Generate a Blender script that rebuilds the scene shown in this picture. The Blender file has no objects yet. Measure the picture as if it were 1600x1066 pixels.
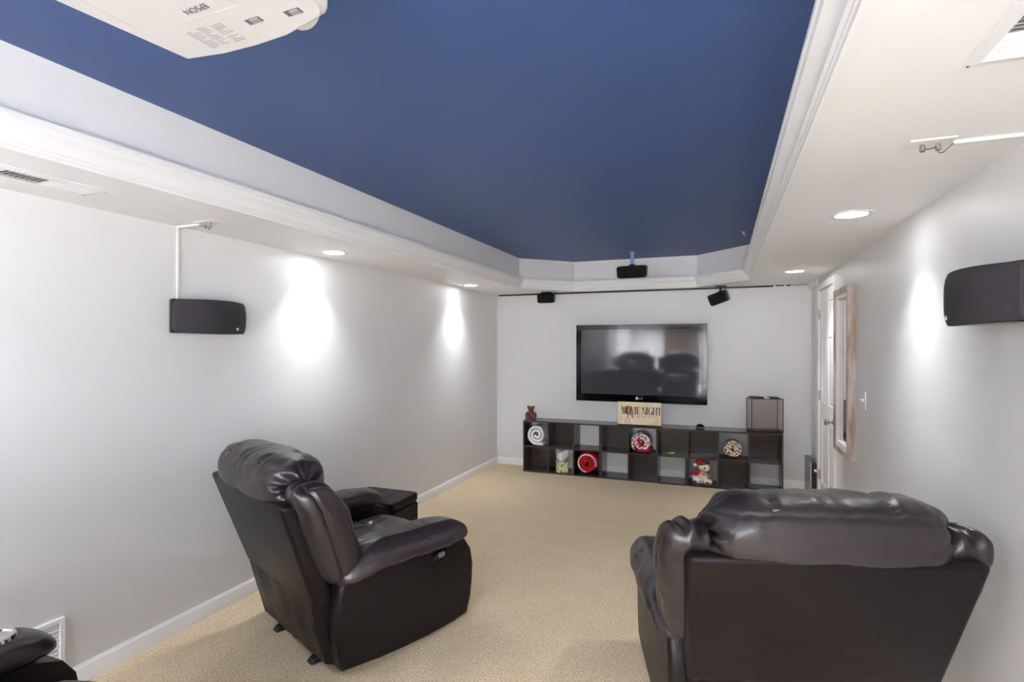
import bpy, bmesh, math, random
from mathutils import Vector, Matrix, noise
random.seed(4)
S = bpy.context.scene
COL = S.collection
PI = math.pi

# ------------------------------------------------------------------ helpers
def srgb(r, g, b):
    f = lambda c: (c / 255 / 12.92) if c / 255 <= 0.04045 else ((c / 255 + 0.055) / 1.055) ** 2.4
    return (f(r), f(g), f(b), 1)

def mat(name, col, rough=0.5, metal=0.0, spec=0.5, bump=None, var=None, emit=None, trans=0, alpha=1, coat=0, sheen=0):
    m = bpy.data.materials.new(name); m.use_nodes = True
    nt = m.node_tree; b = nt.nodes['Principled BSDF']
    b.inputs['Base Color'].default_value = col
    b.inputs['Roughness'].default_value = rough
    b.inputs['Metallic'].default_value = metal
    b.inputs['Specular IOR Level'].default_value = spec
    b.inputs['Transmission Weight'].default_value = trans
    b.inputs['Alpha'].default_value = alpha
    b.inputs['Coat Weight'].default_value = coat
    b.inputs['Sheen Weight'].default_value = sheen
    if emit:
        b.inputs['Emission Color'].default_value = emit[0]; b.inputs['Emission Strength'].default_value = emit[1]
    tc = nt.nodes.new('ShaderNodeTexCoord')
    if var:   # (scale, col2, detail[, low, high, stretch])
        mp = nt.nodes.new('ShaderNodeMapping'); nt.links.new(tc.outputs['Object'], mp.inputs['Vector'])
        if len(var) > 5: mp.inputs['Scale'].default_value = var[5]
        n = nt.nodes.new('ShaderNodeTexNoise'); n.inputs['Scale'].default_value = var[0]; n.inputs['Detail'].default_value = var[2]
        nt.links.new(mp.outputs['Vector'], n.inputs['Vector'])
        r = nt.nodes.new('ShaderNodeValToRGB')
        r.color_ramp.elements[0].position = var[3] if len(var) > 3 else 0.35
        r.color_ramp.elements[1].position = var[4] if len(var) > 4 else 0.65
        r.color_ramp.elements[0].color = col; r.color_ramp.elements[1].color = var[1]
        nt.links.new(n.outputs['Fac'], r.inputs['Fac']); nt.links.new(r.outputs['Color'], b.inputs['Base Color'])
    if bump:  # list of (kind, scale, strength, distance)
        prev = None
        for kind, sc, st, di in bump:
            t = nt.nodes.new('ShaderNodeTexVoronoi' if kind == 'v' else 'ShaderNodeTexNoise')
            t.inputs['Scale'].default_value = sc
            if kind != 'v': t.inputs['Detail'].default_value = 4
            nt.links.new(tc.outputs['Object'], t.inputs['Vector'])
            bp = nt.nodes.new('ShaderNodeBump'); bp.inputs['Strength'].default_value = st; bp.inputs['Distance'].default_value = di
            nt.links.new(t.outputs['Distance' if kind == 'v' else 'Fac'], bp.inputs['Height'])
            if prev: nt.links.new(prev.outputs['Normal'], bp.inputs['Normal'])
            prev = bp
        nt.links.new(prev.outputs['Normal'], b.inputs['Normal'])
    return m

M = {}
M['wall'] = mat('wall_paint', srgb(226, 226, 227), 0.42, bump=[('n', 90, 0.05, 0.002)])
M['soffit'] = mat('ceiling_paint', srgb(240, 240, 240), 0.55, bump=[('n', 60, 0.06, 0.002)])
M['trim'] = mat('trim_paint', srgb(242, 242, 242), 0.32)
M['riser'] = mat('riser_paint', srgb(236, 235, 234), 0.5, bump=[('n', 60, 0.05, 0.002)])
M['blue'] = mat('blue_ceiling_paint', srgb(64, 89, 140), 0.5, bump=[('n', 50, 0.08, 0.002)])
M['leather'] = mat('dark_brown_leather', srgb(43, 35, 40), 0.32, spec=0.6, bump=[('v', 260, 0.12, 0.002), ('n', 14, 0.22, 0.012)],
                   var=(3.5, srgb(37, 30, 34), 3))
M['vinyl'] = mat('smooth_brown_vinyl', srgb(26, 21, 23), 0.38, spec=0.19, bump=[('v', 420, 0.06, 0.001), ('n', 6, 0.18, 0.02)], var=(4, srgb(22, 18, 19), 3))
M['black'] = mat('black_plastic', srgb(22, 22, 23), 0.4)
M['blackgloss'] = mat('gloss_black_plastic', srgb(12, 12, 13), 0.08, spec=0.3)
M['screen'] = mat('grey_screen_glass', srgb(66, 66, 73), 0.05, spec=0.45)
M['grille'] = mat('speaker_cloth', srgb(50, 47, 52), 0.85, spec=0.3, bump=[('v', 700, 0.25, 0.001)], var=(500, srgb(60, 57, 62), 2))
M['grilleblack'] = mat('black_speaker_cloth', srgb(25, 25, 26), 0.85, spec=0.3, bump=[('v', 600, 0.25, 0.001)])
M['white'] = mat('white_plastic', srgb(226, 226, 224), 0.35)
M['cream'] = mat('projector_shell', srgb(214, 213, 211), 0.4, bump=[('n', 400, 0.05, 0.0005)])
M['grey_carpet'] = mat('grey_platform_carpet', srgb(150, 150, 152), .95, bump=[('n', 120, .6, .006)])  # unseen floor; grey picked so light bounced off it stays neutral
M['greyprint'] = mat('grey_print', srgb(150, 150, 150), 0.6)
M['darkprint'] = mat('dark_grey_print', srgb(95, 95, 98), 0.6)
M['seamgrey'] = mat('pale_grey_seam', srgb(190, 190, 190), .5)
M['satin'] = mat('satin_hinge', srgb(165, 163, 160), .4, metal=.3)
M['chrome'] = mat('brushed_nickel', srgb(190, 188, 184), 0.22, metal=1)
M['darkmetal'] = mat('dark_metal', srgb(40, 38, 38), 0.45, metal=0.6)
M['espresso'] = mat('espresso_laminate', srgb(70, 58, 58), 0.24, spec=0.6, var=(9, srgb(58, 48, 48), 6, 0.35, 0.65, (0.12, 1, 1)), bump=[('n', 120, 0.04, 0.001)])
M['lens'] = mat('lit_lens', srgb(255, 255, 255), 0.5, emit=((.98, .99, 1, 1), 12.0))
M['frost'] = mat('vent_white', srgb(232, 233, 235), 0.4)

M['bear'] = mat('brown_bronze', srgb(124, 66, 46), 0.3, var=(30, srgb(70, 34, 26), 3), bump=[('n', 120, 0.3, 0.003)])
M['plush_white'] = mat('white_plush', srgb(240, 236, 228), 0.95, bump=[('n', 160, 0.6, 0.004)], sheen=0.5)
M['plush_red'] = mat('red_plush', srgb(196, 22, 30), 0.95, bump=[('n', 160, 0.6, 0.004)], sheen=0.3)
M['gold'] = mat('gold_ribbon', srgb(196, 160, 80), 0.5)
M['plaid'] = mat('plaid_cloth', srgb(66, 52, 40), 0.8, var=(70, srgb(150, 70, 50), 2))
M['grey_towel'] = mat('grey_fleece', srgb(118, 118, 128), 0.95, bump=[('n', 200, 0.5, 0.004)])
M['white_towel'] = mat('white_fleece', srgb(238, 236, 238), 0.95, bump=[('n', 200, 0.5, 0.004)])
M['red_fleece'] = mat('red_fleece', srgb(206, 16, 30), 0.95, var=(26, srgb(160, 8, 22), 3), bump=[('n', 120, 0.6, 0.005)])
M['tissuewhite'] = mat('tissue_paper', srgb(236, 236, 238), 0.9)
M['lime'] = mat('lime_rubber', srgb(150, 190, 30), 0.45)
M['sign_side'] = mat('dark_sign_edge', srgb(60, 44, 24), 0.6)
M['sign_face'] = mat('aged_cream_print', srgb(240, 228, 206), 0.6, var=(9, srgb(232, 208, 150), 4, 0.42, 0.68))
M['sign_brown'] = mat('brown_print', srgb(92, 56, 44), 0.7)
M['sign_soft'] = mat('soft_brown_print', srgb(178, 146, 112), 0.7)
M['mirror'] = mat('mirror_silver', srgb(225, 225, 225), 0.02, metal=1)
M['driftwood'] = mat('whitewashed_wood', srgb(196, 186, 180), 0.7, var=(14, srgb(158, 132, 112), 6, 0.45, 0.6, (1, 1, 0.16)), bump=[('n', 80, 0.4, 0.003)])
M['framewhite'] = mat('white_frame_liner', srgb(236, 232, 230), 0.5)
M['curtain'] = mat('brown_patterned_curtain', srgb(70, 58, 50), 0.9, var=(40, srgb(110, 98, 88), 4))
M['fringe'] = mat('beige_fringe', srgb(160, 148, 130), 0.9)
M['led'] = mat('white_logo', srgb(215, 215, 220), 0.4)
M['bluebracket'] = mat('blue_painted_metal', srgb(126, 148, 200), 0.4)
M['ring'] = mat('polished_steel', srgb(215, 215, 218), 0.15, metal=1)

def node_mat(name, rough=0.9):
    m = bpy.data.materials.new(name); m.use_nodes = True
    return m, m.node_tree, m.node_tree.nodes['Principled BSDF']

# carpet: fine loop speckle over broad soft patches
m, nt, b = node_mat('beige_carpet'); M['carpet'] = m
b.inputs['Roughness'].default_value = 0.95; b.inputs['Specular IOR Level'].default_value = 0.15
b.inputs['Sheen Weight'].default_value = 0.25
tc = nt.nodes.new('ShaderNodeTexCoord')
n1 = nt.nodes.new('ShaderNodeTexNoise'); n1.inputs['Scale'].default_value = 120; n1.inputs['Detail'].default_value = 3; n1.inputs['Roughness'].default_value = 0.75
n2 = nt.nodes.new('ShaderNodeTexNoise'); n2.inputs['Scale'].default_value = 5; n2.inputs['Detail'].default_value = 4
n3 = nt.nodes.new('ShaderNodeTexNoise'); n3.inputs['Scale'].default_value = 26; n3.inputs['Detail'].default_value = 2
for n in (n1, n2, n3): nt.links.new(tc.outputs['Object'], n.inputs['Vector'])
r1 = nt.nodes.new('ShaderNodeValToRGB')
e = r1.color_ramp.elements
e[0].position = 0.34; e[0].color = srgb(166, 142, 108); e[1].position = 0.66; e[1].color = srgb(246, 232, 202)
mid = r1.color_ramp.elements.new(0.5); mid.color = srgb(222, 200, 162)
nt.links.new(n1.outputs['Fac'], r1.inputs['Fac'])
mx = nt.nodes.new('ShaderNodeMix'); mx.data_type = 'RGBA'; mx.blend_type = 'MULTIPLY'; mx.inputs[0].default_value = 0.55
r2 = nt.nodes.new('ShaderNodeValToRGB'); r2.color_ramp.elements[0].position = 0.35; r2.color_ramp.elements[1].position = 0.65
r2.color_ramp.elements[0].color = (0.8, 0.78, 0.75, 1); r2.color_ramp.elements[1].color = (1, 1, 1, 1)
ad = nt.nodes.new('ShaderNodeMath'); ad.operation = 'ADD'
ad2 = nt.nodes.new('ShaderNodeMath'); ad2.operation = 'MULTIPLY'; ad2.inputs[1].default_value = 0.5
nt.links.new(n2.outputs['Fac'], ad.inputs[0]); nt.links.new(n3.outputs['Fac'], ad.inputs[1]); nt.links.new(ad.outputs[0], ad2.inputs[0])
nt.links.new(ad2.outputs[0], r2.inputs['Fac'])
nt.links.new(r1.outputs['Color'], mx.inputs[6]); nt.links.new(r2.outputs['Color'], mx.inputs[7])
nt.links.new(mx.outputs[2], b.inputs['Base Color'])
bp = nt.nodes.new('ShaderNodeBump'); bp.inputs['Strength'].default_value = 0.7; bp.inputs['Distance'].default_value = 0.008
nt.links.new(n1.outputs['Fac'], bp.inputs['Height']); nt.links.new(bp.outputs['Normal'], b.inputs['Normal'])

# leopard-like blotches
def blotch(name, cols, scale, rough=0.9):
    m, nt, b = node_mat(name); b.inputs['Roughness'].default_value = rough
    tc = nt.nodes.new('ShaderNodeTexCoord'); v = nt.nodes.new('ShaderNodeTexNoise'); v.inputs['Scale'].default_value = scale
    v.inputs['Detail'].default_value = 1.5
    nt.links.new(tc.outputs['Object'], v.inputs['Vector'])
    r = nt.nodes.new('ShaderNodeValToRGB'); r.color_ramp.interpolation = 'CONSTANT'
    r.color_ramp.elements[0].position = 0; r.color_ramp.elements[0].color = cols[0][1]
    r.color_ramp.elements[1].position = cols[1][0]; r.color_ramp.elements[1].color = cols[1][1]
    for p, c in cols[2:]:
        r.color_ramp.elements.new(p).color = c
    nt.links.new(v.outputs['Fac'], r.inputs['Fac']); nt.links.new(r.outputs['Color'], b.inputs['Base Color'])
    return m
M['leopard'] = blotch('cream_and_brown_blotches', [(0, srgb(60, 42, 32)), (0.4, srgb(112, 84, 66)), (0.47, srgb(230, 212, 190))], 62)
M['floral'] = blotch('floral_print', [(0, srgb(120, 140, 70)), (0.38, srgb(168, 180, 110)), (0.45, srgb(232, 228, 210)), (0.56, srgb(222, 196, 90)), (0.63, srgb(140, 160, 170))], 30, 0.6)
M['candy'] = blotch('red_and_white_print', [(0, srgb(206, 22, 34)), (0.46, srgb(238, 232, 230)), (0.62, srgb(90, 120, 180))], 22)
M['blotchblue'] = blotch('blue_and_yellow_print', [(0, srgb(90, 130, 190)), (0.45, srgb(200, 210, 220)), (0.56, srgb(196, 200, 60))], 26)

m, nt, b = node_mat('smoked_glass'); M['smoke'] = m     # thin tinted pane: tinted straight-through light plus a surface gloss
tr = nt.nodes.new('ShaderNodeBsdfTransparent'); tr.inputs['Color'].default_value = (.93, .905, .90, 1)
gl = nt.nodes.new('ShaderNodeBsdfGlossy'); gl.inputs['Roughness'].default_value = .03
lw = nt.nodes.new('ShaderNodeLayerWeight'); lw.inputs['Blend'].default_value = .15; fr = nt.nodes.new('ShaderNodeMath'); fr.operation = 'MULTIPLY_ADD'; fr.inputs[1].default_value = .3; fr.inputs[2].default_value = .03; nt.links.new(lw.outputs['Facing'], fr.inputs[0])
mxs = nt.nodes.new('ShaderNodeMixShader')
nt.links.new(fr.outputs[0], mxs.inputs[0]); nt.links.new(tr.outputs[0], mxs.inputs[1]); nt.links.new(gl.outputs[0], mxs.inputs[2])
nt.links.new(mxs.outputs[0], nt.nodes['Material Output'].inputs['Surface'])

def link(o):
    COL.objects.link(o); return o

def mesh_obj(name, bm, m, parent=None, smooth=True, angle=40, bevel=0, seg=2, sub=0):
    me = bpy.data.meshes.new(name)
    bmesh.ops.recalc_face_normals(bm, faces=bm.faces)
    bm.to_mesh(me); bm.free()
    o = link(bpy.data.objects.new(name, me))
    for x in (m if isinstance(m, (list, tuple)) else [m]): me.materials.append(x)
    if parent: o.parent = parent
    if bevel:
        md = o.modifiers.new('Bevel', 'BEVEL'); md.width = bevel; md.segments = seg; md.limit_method = 'ANGLE'; md.angle_limit = math.radians(35)
    if sub:
        md = o.modifiers.new('Subdivision', 'SUBSURF'); md.levels = sub; md.render_levels = sub
    if smooth:
        me.polygons.foreach_set('use_smooth', [True] * len(me.polygons))
        try: me.set_sharp_from_angle(angle=math.radians(angle))
        except Exception: pass
    return o

def tag(o, label, cat, group=None):
    o['label'] = label; o['category'] = cat
    if group: o['group'] = group
    return o

def thing(name, label, cat, loc=(0, 0, 0), rz=0, group=None):
    o = link(bpy.data.objects.new(name, None)); o.location = loc; o.rotation_euler = (0, 0, rz)
    o.empty_display_size = 0.1
    return tag(o, label, cat, group)

def struct(o):
    o['kind'] = 'structure'; return o

def box(bm, x0, x1, y0, y1, z0, z1, mi=0):
    vs = [bm.verts.new((x, y, z)) for x in (x0, x1) for y in (y0, y1) for z in (z0, z1)]
    for f in ((0, 1, 3, 2), (4, 6, 7, 5), (0, 4, 5, 1), (2, 3, 7, 6), (0, 2, 6, 4), (1, 5, 7, 3)):
        bm.faces.new([vs[i] for i in f]).material_index = mi
    return vs

def B(*a, **k):
    bm = bmesh.new(); box(bm, *a, **k); return bm

def hexa(pts):  # 8 corners: bottom 4 ccw, top 4 ccw
    bm = bmesh.new(); v = [bm.verts.new(p) for p in pts]
    for f in ((3, 2, 1, 0), (4, 5, 6, 7), (0, 1, 5, 4), (1, 2, 6, 5), (2, 3, 7, 6), (3, 0, 4, 7)): bm.faces.new([v[i] for i in f])
    return bm

def prism(bm, pts, axis, a, b, mi=0):
    """extrude a closed 2-D outline along an axis; pts are the two other coordinates in order"""
    def P(p, t):
        q = list(p); q.insert(axis, t); return q
    r0 = [bm.verts.new(P(p, a)) for p in pts]; r1 = [bm.verts.new(P(p, b)) for p in pts]
    n = len(pts)
    bm.faces.new(r0[::-1]).material_index = mi; bm.faces.new(r1).material_index = mi
    for i in range(n): bm.faces.new((r0[i], r0[(i + 1) % n], r1[(i + 1) % n], r1[i])).material_index = mi
    return bm

def cyl(bm, c, r, h, axis=2, n=32, r2=None):
    """cylinder from c along +axis by h"""
    r2 = r if r2 is None else r2
    def P(k, rad, t):
        a = 2 * PI * k / n; q = [rad * math.cos(a), rad * math.sin(a)]; q.insert(axis, t)
        return (c[0] + q[0], c[1] + q[1], c[2] + q[2])
    A = [bm.verts.new(P(k, r, 0)) for k in range(n)]; Bv = [bm.verts.new(P(k, r2, h)) for k in range(n)]
    bm.faces.new(A[::-1]); bm.faces.new(Bv)
    for k in range(n): bm.faces.new((A[k], A[(k + 1) % n], Bv[(k + 1) % n], Bv[k]))
    return bm

def lathe(bm, c, prof, axis=2, n=32):
    rings = []
    for r, t in prof:
        ring = []
        for k in range(n):
            a = 2 * PI * k / n; q = [max(r, 1e-4) * math.cos(a), max(r, 1e-4) * math.sin(a)]; q.insert(axis, t)
            ring.append(bm.verts.new((c[0] + q[0], c[1] + q[1], c[2] + q[2])))
        rings.append(ring)
    for A, Bv in zip(rings, rings[1:]):
        for k in range(n): bm.faces.new((A[k], A[(k + 1) % n], Bv[(k + 1) % n], Bv[k]))
    bm.faces.new(rings[0][::-1]); bm.faces.new(rings[-1])
    return bm

def tube(bm, pts, r, n=10):
    pts = [Vector(p) for p in pts]; rings = []
    for i, p in enumerate(pts):
        d = (pts[min(i + 1, len(pts) - 1)] - pts[max(i - 1, 0)]).normalized()
        u = d.cross(Vector((0, 0, 1)) if abs(d.z) < 0.95 else Vector((1, 0, 0))).normalized(); w = d.cross(u)
        rings.append([bm.verts.new(p + u * r * math.cos(2 * PI * k / n) + w * r * math.sin(2 * PI * k / n)) for k in range(n)])
    for A, Bv in zip(rings, rings[1:]):
        for k in range(n): bm.faces.new((A[k], A[(k + 1) % n], Bv[(k + 1) % n], Bv[k]))
    bm.faces.new(rings[0][::-1]); bm.faces.new(rings[-1])
    return bm

def pillow(h, p=3.0, c=(0, 0, 0), n=22, fn=None, wr=0.0, wf=7.0, seed=0.0):
    """rounded cushion: superellipsoid on a subdivided cube, then bent by fn and wrinkled"""
    bm = bmesh.new(); bmesh.ops.create_cube(bm, size=2)
    bmesh.ops.subdivide_edges(bm, edges=bm.edges[:], cuts=n, use_grid_fill=True)
    pp = p if isinstance(p, (tuple, list)) else (p, p, p)
    for v in bm.verts:
        q = Vector((math.tan(v.co.x * PI / 4), math.tan(v.co.y * PI / 4), math.tan(v.co.z * PI / 4)))
        lo, hi = 0.3, 1.001
        for _ in range(18):
            k = (lo + hi) / 2
            if abs(q.x * k) ** pp[0] + abs(q.y * k) ** pp[1] + abs(q.z * k) ** pp[2] > 1: hi = k
            else: lo = k
        q = q * lo
        v.co = Vector((q.x * h[0], q.y * h[1], q.z * h[2]))
    bm.normal_update()
    if fn:
        for v in bm.verts: v.co = fn(v.co.copy())
        bm.normal_update()
    if wr:
        nn = [(v, v.normal.copy()) for v in bm.verts]
        for v, nr in nn:
            q = v.co * wf + Vector((seed, seed * 1.7, -seed))
            v.co += nr * wr * (noise.noise(q) + 0.6 * (0.5 - abs(noise.noise(q * 1.9))))
    for v in bm.verts: v.co += Vector(c)
    return bm

def groove(d, w, depth):
    return depth * math.exp(-(d / w) ** 2)

def text_bm(s, size, xf, ext=0.0008, m_name=None):
    cu = bpy.data.curves.new('txt', 'FONT'); cu.body = s; cu.size = size; cu.align_x = 'CENTER'; cu.align_y = 'CENTER'; cu.extrude = ext
    o = bpy.data.objects.new('txt', cu); COL.objects.link(o)
    dg = bpy.context.evaluated_depsgraph_get(); me = bpy.data.meshes.new_from_object(o.evaluated_get(dg))
    bm = bmesh.new(); bm.from_mesh(me); bm.transform(xf)
    bpy.data.objects.remove(o); bpy.data.curves.remove(cu); bpy.data.meshes.remove(me)
    return bm

# ------------------------------------------------------------------ room
XL, XR, YB, YF, H, ZT = -2.688, 0.863, 6.431, -4.6, 2.142, 2.475  # most room bounds and object positions below were solved beforehand from image pixels
PLAT, PY = 0.30, -0.55
struct(mesh_obj('floor', B(XL - .1, XR + .1, YF - .1, YB + .1, -.1, 0), M['carpet'], smooth=False))
struct(mesh_obj('floor_platform', B(XL, XR, YF, PY, 0, PLAT), M['grey_carpet'], bevel=.02, smooth=False))
struct(mesh_obj('wall_left', B(XL - .1, XL, YF - .1, YB + .1, 0, H + .6), M['wall'], smooth=False))
struct(mesh_obj('wall_back', B(XL, XR, YB, YB + .1, 0, H + .6), M['wall'], smooth=False))
struct(mesh_obj('wall_front', B(XL, XR, YF - .1, YF, 0, H + .6), M['wall'], smooth=False))
# right wall, with the doorway left open for the door slab
DY0, DY1, DZ = 5.15, 5.915, 2.025
bm = bmesh.new()
box(bm, XR, XR + .1, YF - .1, DY0, 0, H + .6); box(bm, XR, XR + .1, DY1, YB + .1, 0, H + .6); box(bm, XR, XR + .1, DY0, DY1, DZ, H + .6)
struct(mesh_obj('wall_right', bm, M['wall'], smooth=False))

# tray outline (octagon), counter-clockwise
TX0, TX1, TY0, TY1, CH = -2.115, 0.243, -2.0, 6.2, 0.50
TR = [(TX0 + CH, TY0), (TX1 - CH, TY0), (TX1, TY0 + CH), (TX1, TY1 - CH), (TX1 - CH, TY1), (TX0 + CH, TY1), (TX0, TY1 - CH), (TX0, TY0 + CH)]
struct(mesh_obj('ceiling', B(TX0 - .05, TX1 + .05, TY0 - .05, TY1 + .05, ZT, ZT + .05), M['blue'], smooth=False))
bm = bmesh.new()
outer = [(XL, YF), (XR, YF), (XR, YB), (XL, YB)]
def strip(o4, i2):
    f = bm.faces.new([bm.verts.new((x, y, H)) for x, y in o4] + [bm.verts.new((x, y, H)) for x, y in i2]); return f
strip([outer[0], outer[1]], [TR[2], TR[1], TR[0], TR[7]])
strip([outer[1], outer[2]], [TR[3], TR[2]])
strip([outer[2], outer[3]], [TR[6], TR[5], TR[4], TR[3]])
strip([outer[3], outer[0]], [TR[7], TR[6]])
r = bmesh.ops.extrude_face_region(bm, geom=bm.faces[:])
bmesh.ops.translate(bm, vec=(0, 0, .05), verts=[g for g in r['geom'] if isinstance(g, bmesh.types.BMVert)])
struct(mesh_obj('ceiling_soffit', bm, M['soffit'], smooth=False))
bm = bmesh.new(); n = 8
inner_r = [(x, y) for x, y in TR]
cx, cy = (TX0 + TX1) / 2, (TY0 + TY1) / 2
def off(poly, d):   # inward offset of the ccw outline
    out = []
    for i in range(len(poly)):
        p0, p1, p2 = Vector(poly[i - 1]), Vector(poly[i]), Vector(poly[(i + 1) % len(poly)])
        d1, d2 = (p1 - p0).normalized(), (p2 - p1).normalized()
        n1, n2 = Vector((-d1.y, d1.x)), Vector((-d2.y, d2.x))
        bis = (n1 + n2).normalized(); out.append(tuple(p1 + bis * d / bis.dot(n1)))
    return out
o2 = off(TR, -.03)
for i in range(n):
    j = (i + 1) % n
    q = [(TR[i], H + .05), (TR[j], H + .05), (TR[j], ZT), (TR[i], ZT)]
    a = [bm.verts.new((x, y, z)) for (x, y), z in q]
    b_ = [bm.verts.new((x, y, z)) for (x, y), z in [(o2[i], H + .05), (o2[j], H + .05), (o2[j], ZT), (o2[i], ZT)]]
    bm.faces.new(a); bm.faces.new(b_[::-1]); bm.faces.new((a[2], a[3], b_[3], b_[2]))
struct(mesh_obj('ceiling_tray_side', bm, M['riser'], smooth=False))
# crown moulding round the foot of the tray: profile = (inward, up)
prof = [(0, -.006), (.010, -.006), (.012, .004), (.016, .008), (.016, .016), (.024, .022), (.026, .034), (.033, .046), (.044, .058),
        (.053, .066), (.056, .074), (.056, .082), (.061, .086), (.061, .103), (.050, .106), (0, .108)]
bm = bmesh.new(); rings = []
for d, z in prof:
    rings.append([bm.verts.new((x, y, H + z)) for x, y in off(TR, d)])
for k in range(len(prof) - 1):
    for i in range(n):
        j = (i + 1) % n; bm.faces.new((rings[k][i], rings[k][j], rings[k + 1][j], rings[k + 1][i]))
struct(mesh_obj('trim_1', bm, M['trim'], angle=25))

# baseboards
def base_prof(): return [(0, 0), (.014, 0), (.014, .058), (.011, .066), (.011, .070), (.006, .078), (.004, .085), (0, .085)]
bm = bmesh.new(); prism(bm, [(XL + x, z) for x, z in base_prof()], 1, PY, YB)
struct(mesh_obj('baseboard_left', bm, M['trim'], angle=25))
bm = bmesh.new(); prism(bm, [(XL + x, PLAT + z) for x, z in base_prof()], 1, YF, PY)
struct(mesh_obj('baseboard_left_upper', bm, M['trim'], angle=25))
bm = bmesh.new(); prism(bm, [(YB - x, z) for x, z in base_prof()], 0, XL + .014, XR)
struct(mesh_obj('baseboard_back', bm, M['trim'], angle=25))
bm = bmesh.new(); prism(bm, [(XR - x, z) for x, z in base_prof()], 1, PY, DY0 - .065)
struct(mesh_obj('baseboard_right', bm, M['trim'], angle=25))

# door casing, door, lip over the corner
bm = bmesh.new()
cas = [(0, 0), (-.012, 0), (-.016, .010), (-.016, .030), (-.020, .040), (-.020, .054), (-.014, .060), (0, .060)]
path = [(DY0 - .003, 0), (DY0 - .003, DZ + .003), (DY1 + .003, DZ + .003), (DY1 + .003, 0)]
rings = []
for (py, pz), (oy, oz) in zip(path, ((-1, 0), (-1, 1), (1, 1), (1, 0))):
    rings.append([bm.verts.new((XR + dx, py + oy * w, pz + oz * w)) for dx, w in cas])
for A, C in zip(rings, rings[1:]):
    for k in range(len(cas) - 1): bm.faces.new((A[k], A[k + 1], C[k + 1], C[k]))
box(bm, XR, XR + .09, DY0 - .003, DY0 + .001, 0, DZ - .002); box(bm, XR, XR + .09, DY1 - .001, DY1 + .003, 0, DZ - .002); box(bm, XR, XR + .09, DY0 - .003, DY1 + .003, DZ - .001, DZ + .003)
struct(mesh_obj('trim_2', bm, M['trim'], angle=25))
struct(mesh_obj('trim_3', B(XR - .03, XR, DY1 + .07, YB, DZ + .055, H), M['wall'], smooth=False))
door = struct(mesh_obj('door_1', B(XR + .010, XR + .040, DY0 + .003, DY1 - .003, .012, DZ - .004), M['trim'], smooth=False))
bm = bmesh.new(); xs0, xs1 = XR + .002, XR + .012
y0, y1 = DY0 + .003, DY1 - .003; st = .105
rails = [(.012, .23), (.80, .98), (1.58, 1.68), (1.90, DZ - .004)]
ym = (y0 + y1) / 2
for a, c in ((y0, y0 + st), (y1 - st, y1)): box(bm, xs0, xs1, a, c, .012, DZ - .004)
for z0, z1 in rails: box(bm, xs0, xs1, y0 + st, y1 - st, z0, z1)
for z0, z1 in ((.23, .80), (.98, 1.58), (1.68, 1.90)): box(bm, xs0, xs1, ym - st / 2, ym + st / 2, z0, z1)
mesh_obj('door_rails', bm, M['trim'], door, smooth=False)
for z0, z1 in ((.23, .80), (.98, 1.58), (1.68, 1.90)):
    for a, c in ((y0 + st, (y0 + y1) / 2 - st / 2), ((y0 + y1) / 2 + st / 2, y1 - st)):
        b0 = bmesh.new(); i = .022
        v = [b0.verts.new((XR + .0105, y, z)) for y, z in ((a, z0), (c, z0), (c, z1), (a, z1))]
        w = [b0.verts.new((XR + .005, y, z)) for y, z in ((a + i, z0 + i), (c - i, z0 + i), (c - i, z1 - i), (a + i, z1 - i))]
        b0.faces.new(w)
        for k in range(4): b0.faces.new((v[k], v[(k + 1) % 4], w[(k + 1) % 4], w[k]))
        mesh_obj('door_panel', b0, M['trim'], door, smooth=False)
bm = bmesh.new(); ky, kz = DY0 + .065, .865
lathe(bm, (XR + .002, ky, kz), [(.031, 0), (.031, -.004), (.02, -.009), (.011, -.012), (.011, -.035), (.02, -.040), (.027, -.050), (.027, -.060), (.02, -.068), (.004, -.071)], axis=0, n=28)
mesh_obj('door_knob', bm, M['chrome'], door)
for hz in (.28, 1.03, 1.80):
    bm = bmesh.new(); cyl(bm, (XR - .005, DY1 + .001, hz - .045), .007, .09, n=14)
    box(bm, XR - .002, XR + .003, DY1 - .02, DY1 + .003, hz - .045, hz + .045)
    mesh_obj('hinge', bm, M['satin'], door)

# ------------------------------------------------------------------ lights in the soffits
POWER = 1.3
def downlight(x, y, label, power=POWER, spread=125, group='recessed downlights in the soffits'):
    t = thing('downlight', label, 'ceiling light', (x, y, H), group=group)
    bm = bmesh.new(); lathe(bm, (0, 0, 0), [(.095, .001), (.095, -.004), (.088, -.007), (.070, -.004), (.066, .004), (.066, .01)], n=40)
    bm2 = bmesh.new()
    for f in bm.faces[:]:
        if len(f.verts) > 4: bm.faces.remove(f)
    mesh_obj('trim_ring', bm, M['white'], t)
    bm = bmesh.new(); lathe(bm, (0, 0, 0), [(.066, .002), (.066, -.001), (.05, -.003), (.002, -.004)], n=40)
    mesh_obj('lens', bm, M['lens'], t)
    L = bpy.data.lights.new('downlight_lamp', 'AREA'); L.shape = 'DISK'; L.size = .13; L.energy = power; L.color = (.975, .983, 1); L.spread = math.radians(spread)
    o = link(bpy.data.objects.new('lamp', L)); o.parent = t; o.location = (0, 0, -.012)
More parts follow.
